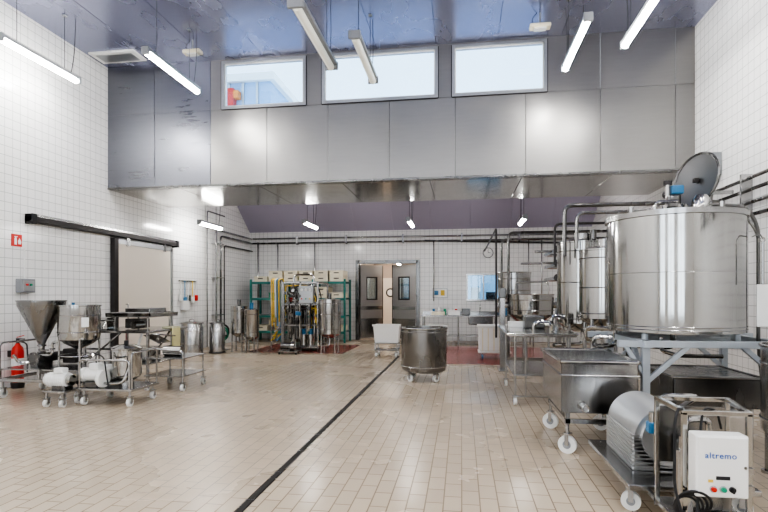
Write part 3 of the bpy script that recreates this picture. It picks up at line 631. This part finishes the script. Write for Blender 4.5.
b = B('notice_board'); b.bx(-.95, -.45, YB-.03, YB, 1.4, 1.72, M_alu, .004); b.bx(-.92, -.48, YB-.035, YB-.03, 1.43, 1.69, M_white); b.bx(-.88, -.75, YB-.04, YB-.035, 1.5, 1.64, M_blue); b.bx(-.68, -.55, YB-.04, YB-.035, 1.48, 1.66, M_yel); b.finish()
b = B('wall_clock'); cx, cz = .84, 2.86; R90 = Matrix.Rotation(math.pi/2, 4, 'X')
b.lathe([(.001, 0), (.16, 0), (.165, .02), (.155, .045), (.145, .03), (.001, .03)], M_white, (cx, YB, cz), 36, R90); b.torus((cx, YB-.035, cz), .157, .01, M_dark, axis=(0, 1, 0))
b.bx(cx-.005, cx+.005, YB-.036, YB-.032, cz, cz+.11, M_black); b.bx(cx, cx+.08, YB-.036, YB-.032, cz-.006, cz+.006, M_black)
for k in range(12):
    a = k*math.pi/6; b.bc((cx+.125*math.sin(a), YB-.033, cz+.125*math.cos(a)), (.012, .004, .012), M_black)
b.finish()

# ------------------------------------------------------------ right: kettles + pipes
def legs(b, x, y, r, ztop, n=4, a0=.785, lr=.028, mat=None):
    for k in range(n):
        a = a0+k*2*math.pi/n; px, py = x+r*math.cos(a), y+r*math.sin(a)
        b.cyl((px, py, 0), (px, py, ztop), lr, mat or M_steelb, seg=14); b.cyl((px, py, 0), (px, py, .025), lr*1.9, mat or M_steelb, seg=16)
b = B('tilting_kettle'); x, y = 1.34, 10.6
open_tank(b, x, y, 1.12, 1.52, .45, M_steel, .25, taper=.96); bands(b, x, y, .452, (1.2, 1.4))
for sx in (-1, 1):
    b.bx(x+sx*.54-.05, x+sx*.54+.05, y-.1, y+.1, 0.0, 1.45, M_steelb, .01); b.cyl((x+sx*.44, y, 1.3), (x+sx*.56, y, 1.3), .06, M_steel)
    b.bx(x+sx*.54-.09, x+sx*.54+.09, y-.3, y+.3, 0, .04, M_steelb, .01)
b.bx(x-.54, x+.54, y+.02, y+.08, .2, .26, M_steelb)
b.bc((x-.54, y-.02, 1.54), (.14, .22, .2), M_steeld, .02); b.torus((x-.62, y, 1.3), .14, .012, M_steel, axis=(1, 0, 0))
b.tube([(x+.3, y-.3, 1.5), (x+.3, y-.3, 1.75), (x-.3, y-.1, 1.75), (x-.3, y-.1, 1.5)], .016, M_steel, .08)
b.finish()
b = B('upper_kettle'); x, y = 1.15, 11.85; open_tank(b, x, y, 1.5, 2.0, .36, M_steelb, .2); legs(b, x, y, .33, 1.6); bands(b, x, y, .362, (1.6, 1.85)); b.finish()
b = B('storage_tank'); x, y = 1.95, 8.9
closed_tank(b, x, y, 1.05, 2.33, .39, M_steel, .16, .1); bands(b, x, y, .392, (1.12, 1.7, 2.2)); legs(b, x, y, .36, 1.15)
b.cyl((x, y, 2.42), (x, y, 2.5), .12, M_steelb); b.cyl((x+.15, y-.1, 2.4), (x+.15, y-.1, 2.55), .05, M_steeld); b.tube([(x, y, .9), (x, y, .7), (x-.5, y-.3, .7)], .03, M_steel, .08)
b.finish()
b = B('storage_tank'); x, y = 1.95, 7.56
closed_tank(b, x, y, 1.18, 2.10, .33, M_steel, .16, .08); bands(b, x, y, .332, (1.25, 1.6, 2.0)); legs(b, x, y, .30, 1.25)
b.cyl((x, y, 2.17), (x, y, 2.27), .08, M_steelb); b.tube([(x, y, 1.02), (x, y, .92), (x-.35, y-.5, .92), (x-.35, y-.5, 1.08), (x-.1, y-.75, 1.08)], .028, M_steel, .08)
b.finish()

# big tank
TX, TY, TR = 2.215, 5.9, .65
b = B('large_process_tank')
closed_tank(b, TX, TY, 1.13, 2.29, TR, M_steel, .05, .09, 80)
b.lathe([(TR+.001, 2.27), (TR+.018, 2.275), (TR+.02, 2.325), (TR-.02, 2.33)], M_steelb, (TX, TY, 0), 80)
bands(b, TX, TY, TR+.001, (1.16, 1.19), M_steelb, .006); bands(b, TX, TY, TR, (1.72,), M_steelb, .003)
z = 2.33
b.cyl((TX-.02, TY-.1, z+.02), (TX-.02, TY-.1, z+.10), .12, M_steel); b.cyl((TX-.02, TY-.1, z+.10), (TX-.02, TY-.1, z+.26), .055, M_steeld)
b.bc((TX-.03, TY-.16, z+.25), (.12, .10, .09), M_blue, .015); b.cyl((TX-.03, TY-.12, z+.25), (TX-.03, TY+.10, z+.25), .045, M_dark, seg=20); b.bc((TX-.09, TY-.2, z+.12), (.1, .1, .12), M_steeld, .01)
b.cyl((TX-.12, TY-.18, z+.03), (TX-.12, TY-.18, z+.30), .025, M_steel); b.cyl((TX-.12, TY-.18, z+.30), (TX-.12, TY-.18, z+.34), .04, M_dark)
b.lathe([(.001, .17), (.05, .165), (.08, .12), (.09, .05), (.09, 0), (.001, 0)], M_steel, (TX+.14, TY-.32, z), 28)
b.cyl((TX+.14, TY-.32, z-.01), (TX+.14, TY-.32, z+.02), .115, M_steelb)
nrm = Vector((-.92, -.36, .16)).normalized(); lc = Vector((2.48, 5.95, 2.71))
Ml = nrm.to_track_quat('Z', 'Y').to_matrix().to_4x4()
b.lathe([(.001, .0), (.2, .012), (.28, .03), (.295, .045), (.30, .03), (.285, .005), (.2, -.02), (.001, -.035)], M_lid, lc, 44, Ml)
b.torus(lc+nrm*.03, .29, .014, M_steeld, axis=nrm, seg=44)
b.tube([lc+Vector((.02, 0, 0)), lc+Vector((.14, .05, -.1)), (2.62, 6.08, 2.36)], .02, M_steelb, .06); b.bc(lc+nrm*.03, (.05, .05, .04), M_dark)
for a in (.3, 1.4, 2.5, 3.6, 5.2): b.cyl((TX+.55*math.cos(a), TY+.55*math.sin(a), z-.02), (TX+.55*math.cos(a), TY+.55*math.sin(a), z+.07), .025, M_steelb)
b.tube([(TX-.3, TY-.35, z), (TX-.3, TY-.35, z+.1), (TX-.1, TY-.38, z+.1)], .018, M_steel, .05)
b.tube([(TX+.25, TY-.25, z+.03), (TX+.25, TY-.25, z+.08), (TX+.60, TY-.22, z+.06), (TX+.71, TY-.22, z-.14), (TX+.71, TY-.22, 1.0), (TX+.76, TY-.22, .5)], .018, M_steeld, .12)
b.tube([(TX+.35, TY-.15, z+.02), (TX+.35, TY-.15, z+.05), (TX+.60, TY-.12, z+.03), (TX+.76, TY-.12, z-.2), (TX+.76, TY-.12, 1.1)], .014, M_steel, .1)
b.tube([(TX, TY, 1.08), (TX, TY, .95), (TX-.40, TY+.15, .95), (TX-.40, TY+.15, .80)], .03, M_steel, .08)
b.tube([(TX-.3, TY-.5, 1.09), (TX-.3, TY-.5, .96), (TX-.1, TY-.4, .9), (TX+.3, TY-.4, .9)], .02, M_steel, .06)
b.tube([(TX-.5, TY+.3, 1.12), (TX-.5, TY+.3, .93), (TX-.75, TY+.2, .93), (TX-.75, TY+.2, 1.04), (TX-.58, TY+.1, 1.04)], .026, M_steel, .07)
b.finish()
b = B('tank_support_frame'); fx0, fx1, fy0, fy1 = 1.74, 2.98, 5.3, 6.5
for (xx, yy) in ((fx0, fy0), (fx1, fy0), (fx0, fy1), (fx1, fy1)):
    b.bx(xx-.035, xx+.035, yy-.035, yy+.035, .01, 1.02, M_galv, .005); b.bx(xx-.07, xx+.07, yy-.07, yy+.07, 0, .012, M_galv)
b.bx(fx0-.25, fx1+.3, fy0-.035, fy0+.035, 1.0, 1.065, M_galv, .005); b.bx(fx0-.25, fx1+.3, fy1-.035, fy1+.035, 1.0, 1.065, M_galv, .005)
b.bx(fx0-.035, fx0+.035, fy0-.1, fy1+.1, 1.0, 1.065, M_galv, .005); b.bx(fx1-.035, fx1+.035, fy0-.1, fy1+.1, 1.0, 1.065, M_galv, .005)
b.beam((fx0, fy0, .72), (fx0-.18, fy0, 1.01), .04, .04, M_galv); b.beam((fx0, fy0, .66), (fx0+.38, fy0, 1.01), .045, .045, M_galv)
b.beam((fx1, fy0, .66), (fx1-.38, fy0, 1.01), .045, .045, M_galv); b.beam((fx0, fy1, .66), (fx0+.38, fy1, 1.01), .045, .045, M_galv); b.beam((fx1, fy1, .66), (fx1-.38, fy1, 1.01), .045, .045, M_galv)
b.beam((fx0, fy0, .66), (fx0, fy0+.38, 1.01), .045, .045, M_galv)
b.bx(fx0, fx1, fy0+.2, fy0+.26, .98, 1.03, M_galv); b.bx(fx0, fx1, fy1-.26, fy1-.2, .98, 1.03, M_galv)
for (xx, yy) in ((TX-.42, TY-.42), (TX+.42, TY-.42), (TX-.42, TY+.42), (TX+.42, TY+.42)): b.cyl((xx, yy, 1.02), (xx, yy, 1.12), .03, M_galv)
b.finish()
# rectangular vat trolley
b = B('rectangular_vat_trolley'); vx0, vx1, vy0, vy1, vz0, vz1 = .92, 1.60, 5.05, 6.15, .40, .88
t = .012
b.bx(vx0, vx1, vy0, vy1, vz0, vz0+t, M_steelb, .006)
b.bx(vx0, vx0+t, vy0, vy1, vz0, vz1, M_steelb, .004); b.bx(vx1-t, vx1, vy0, vy1, vz0, vz1, M_steelb, .004)
b.bx(vx0, vx1, vy0, vy0+t, vz0, vz1, M_steelb, .004); b.bx(vx0, vx1, vy1-t, vy1, vz0, vz1, M_steelb, .004)
b.tube([(vx0-.01, vy0-.01, vz1), (vx1+.01, vy0-.01, vz1), (vx1+.01, vy1+.01, vz1), (vx0-.01, vy1+.01, vz1), (vx0-.01, vy0-.01, vz1)], .020, M_steel, .03)
b.bx(vx0-.015, vx1+.015, vy0-.015, vy1+.015, .74, .76, M_steelb, .006)
for (xx, yy) in ((vx0+.07, vy0+.08), (vx1-.07, vy0+.08), (vx0+.07, vy1-.08), (vx1-.07, vy1-.08)):
    b.caster(xx, yy, .32, .085, M_whitep, 1.1); b.bx(xx-.02, xx+.02, yy-.02, yy+.02, .28, .41, M_steelb)
b.bx(vx0+.04, vx1-.04, vy0+.05, vy0+.09, .29, .33, M_steelb); b.bx(vx0+.05, vx0+.09, vy0+.05, vy1-.05, .29, .33, M_steelb); b.bx(vx1-.09, vx1-.05, vy0+.05, vy1-.05, .29, .33, M_steelb)
b.cyl((vx0+.2, vy0, .46), (vx0+.2, vy0-.08, .46), .03, M_steel); b.torus((vx0+.2, vy0-.08, .46), .03, .01, M_steel, axis=(0, 1, 0))
b.finish()
b = B('steel_side_table')
b.bx(.62, 1.5, 7.15, 8.9, .94, .975, M_steelb, .008); b.bx(.60, 1.52, 7.13, 8.92, .965, .99, M_steel, .008)
for (xx, yy) in ((.72, 7.28), (1.4, 7.28), (.72, 8.78), (1.4, 8.78)): b.caster(xx, yy, .2, .05, M_whitep); b.cyl((xx, yy, .15), (xx, yy, .95), .018, M_steelb, seg=12)
b.cyl((.86, 7.28, .12), (.86, 7.28, .95), .012, M_steelb, seg=10); b.bx(.72, 1.4, 7.27, 7.29, .11, .13, M_steelb)
b.bx(.7, 1.42, 7.25, 8.8, .40, .42, M_steelb, .004)
b.tube([(1.0, 7.5, .98), (1.0, 7.5, 1.12), (1.25, 7.5, 1.12), (1.25, 7.5, 1.0)], .03, M_steel, .09); b.tube([(1.3, 7.9, .98), (1.3, 7.9, 1.2), (1.5, 7.9, 1.2), (1.5, 7.9, 1.05)], .028, M_steel, .09)
b.bc((1.1, 8.3, 1.09), (.3, .3, .2), M_steeld, .02); b.bc((.95, 8.65, 1.03), (.4, .3, .08), M_white, .01)
b.finish()
b = B('steel_collection_tray'); b.bx(2.05, 2.85, 5.45, 6.3, .40, .70, M_steeld, .02)
for q in ((2.12, 5.52), (2.78, 5.52), (2.12, 6.22), (2.78, 6.22)): b.cyl((*q, 0), (*q, .42), .02, M_steelb)
b.tube([(2.04, 5.44, .70), (2.86, 5.44, .70), (2.86, 6.31, .70), (2.04, 6.31, .70), (2.04, 5.44, .70)], .014, M_steelb, .02); b.finish()
b = B('jacketed_vat'); x, y = 2.83, 4.55
open_tank(b, x, y, .40, 1.10, .42, M_steelb, .1); bands(b, x, y, .422, (.5, .95)); legs(b, x, y, .38, .5); b.finish()
b = B('overhead_pipework')
b.tube([(1.57, 8.35, 2.1), (1.57, 8.35, 2.88), (3.82, 8.35, 2.88), (3.82, 8.35, 1.2)], .032, M_steeld, .12)
b.tube([(1.72, 8.2, 2.2), (1.72, 8.2, 2.74), (3.75, 8.2, 2.74), (3.75, 8.2, 1.2)], .026, M_cone, .12)
b.tube([(1.45, 8.5, 2.0), (1.45, 8.5, 2.62), (2.8, 8.5, 2.62), (2.8, 12, 2.62)], .02, M_dark, .1)
b.tube([(.98, 11.3, .1), (.98, 11.3, 2.82), (3.8, 11.3, 2.82)], .03, M_steeld, .12); b.tube([(.84, 11.3, .1), (.84, 11.3, 2.68), (3.8, 11.3, 2.68)], .025, M_cone, .12)
b.tube([(.72, 11.2, .6), (.72, 11.2, 2.9), (.72, 16.8, 2.9)], .022, M_dark, .12)
b.tube([(1.5, 11.15, 2.4), (3.8, 11.15, 2.4)], .025, M_steeld); b.tube([(1.2, 11.0, 2.15), (3.8, 11.0, 2.15)], .025, M_cone)
for z in (2.4, 2.12, 1.84):
    b.tube([(1.86, 10.6, z), (1.86, 12.2, z), (3.8, 12.2, z)], .035, M_steelb, .12); b.cyl((1.86, 10.56, z), (1.86, 10.6, z), .075, M_steeld, seg=24); b.cyl((1.86, 10.53, z), (1.86, 10.56, z), .045, M_dark, seg=20)
b.bx(3.2, 3.26, 8.1, 11.4, 2.95, 3.0, M_steelb); b.bx(3.2, 3.85, 8.1, 8.14, 2.95, 3.0, M_steelb); b.bx(3.2, 3.85, 11.36, 11.4, 2.95, 3.0, M_steelb)
b.finish()
b = B('water_pipes')
for i, z in enumerate((3.12, 2.95, 2.78, 2.6)):
    b.tube([(XR-.10-.02*(i % 2), 1.0, z), (XR-.10-.02*(i % 2), 9.0+.3*i, z), (XR-.10-.02*(i % 2), 9.0+.3*i, z-1.2)], .026, M_steeld if i % 2 else M_cone, .12)
for yy in (2, 3.5, 5, 6.5, 8.0): b.bx(XR-.15, XR, yy-.02, yy+.02, 2.5, 3.2, M_steelb)
b.finish()
b = B('junction_box'); b.bx(XR-.18, XR, 8.85, 9.1, 3.38, 3.75, M_greyp, .015); b.bx(XR-.19, XR-.18, 8.88, 9.07, 3.42, 3.71, M_dark, .01)
b.tube([(XR-.05, 8.97, 3.38), (XR-.05, 8.97, 3.2)], .012, M_greyp); b.finish()
b = B('hanging_paddle'); px, py = 2.80, 5.36
b.cyl((px, py, 2.0), (px, py, 1.60), .012, M_steelb, seg=10); b.bc((px, py, 1.40), (.11, .015, .40), M_whitep, .007); b.torus((px, py, 2.02), .02, .005, M_steel, axis=(0, 1, 0)); b.tube([(px, py, 2.03), (px, py+.05, 2.08), (px+.06, py+.3, 2.08)], .006, M_steel, .02); b.finish()

# ------------------------------------------------------------ foreground homogeniser trolley
M_hous = brushed('housing_steel', (.62, .62, .62), .34, (3, 3, 1), .06, .0, metal=.8)
b = B('homogeniser_trolley')
for (xx, yy) in ((1.17, 3.85), (1.88, 3.85), (1.3, 4.82), (1.88, 4.82)): b.caster(xx, yy, .2, .065, M_whitep, 1.2)
b.bx(1.12, 1.95, 3.74, 4.88, .17, .21, M_steelb, .006)
x0, x1, y0, y1 = 1.24, 1.74, 4.05, 4.75
b.bx(x0, x1, y0, y1, .21, .46, M_hous, .01)
b.cyl(((x0+x1)/2, y0, .44), ((x0+x1)/2, y1, .44), .235, M_hous, seg=40)
for k in range(9): b.bx(x0-.012, x1+.012, y0-.012, y0+.01, .24+k*.028, .25+k*.028, M_hous)
for k in range(9): b.bx(x0-.012, x0+.004, y0, y1-.1, .24+k*.028, .25+k*.028, M_hous)
b.cyl(((x0+x1)/2, y0-.03, .45), ((x0+x1)/2, y0, .45), .19, M_hous, seg=36); b.cyl(((x0+x1)/2, y0-.06, .45), ((x0+x1)/2, y0-.03, .45), .08, M_steeld, seg=24)
b.bc((1.36, 3.98, .55), (.08, .08, .08), M_blue, .01); b.cyl((1.36, 3.98, .58), (1.36, 3.98, .66), .03, M_steel)
b.tube([(1.5, 4.2, .66), (1.5, 4.2, .74), (1.75, 4.2, .74), (1.75, 4.5, .6)], .02, M_steel, .06)
ax0, ax1, ay0, ay1 = 1.26, 1.60, 3.20, 3.62
for (xx, yy) in ((ax0, ay0), (ax1, ay0), (ax0, ay1), (ax1+.08, ay1)): b.bx(xx-.014, xx+.014, yy-.014, yy+.014, .13, .83, M_steel, .003)
for (xx, yy) in ((ax0, ay0+.02), (ax1, ay0+.02)): b.caster(xx, yy, .15, .055, M_whitep, 1.2)
for z in (.815, .15):
    b.bx(ax0-.014, ax1+.014, ay0-.014, ay0+.014, z, z+.028, M_steel, .003); b.bx(ax0-.014, ax1+.094, ay1-.014, ay1+.014, z, z+.028, M_steel, .003)
    b.bx(ax0-.014, ax0+.014, ay0, ay1+.14 if z < .5 else ay1, z, z+.028, M_steel, .003); b.beam((ax1, ay0, z+.015), (ax1+.08, ay1, z+.015), .028, .028, M_steel)
b.bx(ax1+.02, ax1+.06, ay1-.02, 3.78, .15, .18, M_steel)
b.bx(ax0, ax1+.08, ay1-.01, ay1+.005, .42, .78, M_cone); b.bx(ax0, ax1, ay0, ay1, .175, .19, M_steelb)
b.bc((1.47, 3.46, .40), (.24, .22, .38), M_cone, .02); b.cyl((1.34, 3.40, .19), (1.34, 3.40, .56), .055, M_steelb, seg=24); b.cyl((1.34, 3.40, .56), (1.34, 3.40, .64), .03, M_steel)
b.tube([(1.34, 3.40, .62), (1.34, 3.40, .74), (1.5, 3.45, .74), (1.5, 3.45, .56)], .018, M_steel, .05)
b.tube([(1.5, 3.3, .72), (1.45, 3.24, .84), (1.36, 3.2, .86), (1.33, 3.17, .7), (1.36, 3.2, .5)], .007, M_black, .08, 8)
b.bx(ax1+.12, ax1+.30, 3.76, 4.0, .21, .7, M_steelb, .01)
b.finish()
b = B('control_cabinet'); cx0, cx1, cz0, cz1, cy = 1.268, 1.535, .395, .735, 3.07
b.bx(cx0, cx1, cy, cy+.10, cz0, cz1, M_white, .008); b.bx(cx0+.010, cx1-.010, cy-.006, cy+.002, cz0+.010, cz1-.010, M_white, .003)
for (q, m) in ((.085, M_redp), (.135, M_green)): b.cyl((cx0+q, cy-.006, cz0+.05), (cx0+q, cy-.025, cz0+.05), .013, m, seg=18); b.torus((cx0+q, cy-.008, cz0+.05), .015, .004, M_alu, axis=(0, 1, 0), seg=20)
b.cyl((cx0+.18, cy-.006, cz0+.05), (cx0+.18, cy-.02, cz0+.05), .016, M_black, seg=18); b.bc((cx0+.18, cy-.026, cz0+.05), (.008, .012, .03), M_black)
b.bx(cx0+.10, cx0+.17, cy-.009, cy-.005, cz0+.10, cz0+.12, M_black); b.bx(cx0+.06, cx0+.085, cy-.009, cy-.005, cz0+.085, cz0+.10, M_yel)
b.cyl((cx1-.02, cy-.01, (cz0+cz1)/2), (cx1-.02, cy-.004, (cz0+cz1)/2), .008, M_steeld, seg=12)
b.bx(cx0+.02, cx1+.08, cy+.10, 3.184, .5, .53, M_steelb); b.bx(cx0+.02, cx1+.08, cy+.10, 3.184, .40, .43, M_steelb)
cc = b.finish(); text('lettering', 'altremo', ((cx0+cx1)/2-.01, cy-.0085, .625), .046, M_btext, (math.pi/2, 0, 0), cc)
b = B('power_cable'); pts = [(1.30, 3.12, .38), (1.27, 3.06, .28), (1.20, 3.05, .28), (1.17, 3.1, .42), (1.18, 3.12, .80), (1.21, 3.15, .86), (1.24, 3.18, .85)]
b.tube(pts, .008, M_black, .08, 8)
for k in range(4): b.torus((1.25+.008*k, 3.14-.012*k, .31+.012*k), .06+.008*k, .008, M_black, axis=(.2, 1, .15*k), seg=28, ms=6)
b.tube([(1.31, 3.12, .31), (1.36, 3.1, .2), (1.25, 3.08, .1), (1.1, 3.2, .012), (.95, 3.45, .012)], .008, M_black, .08, 8)
b.finish()

# ------------------------------------------------------------ world, camera
w = bpy.data.worlds.new('World'); scene.world = w; w.use_nodes = True
bg = w.node_tree.nodes['Background']; bg.inputs[0].default_value = (.82, .91, 1, 1); bg.inputs[1].default_value = 2.4

cam = bpy.data.cameras.new('Camera'); co = bpy.data.objects.new('Camera', cam); scene.collection.objects.link(co)
co.location = (0, 0, 1.5); co.rotation_euler = (math.pi/2, 0, math.radians(8.5))
cam.sensor_width = 36; cam.lens = 36*520/768; cam.shift_y = 39/768; cam.clip_start = .05
scene.camera = co
scene.view_settings.view_transform = 'AgX'
scene.view_settings.look = 'AgX - High Contrast'
scene.view_settings.exposure = 0.72
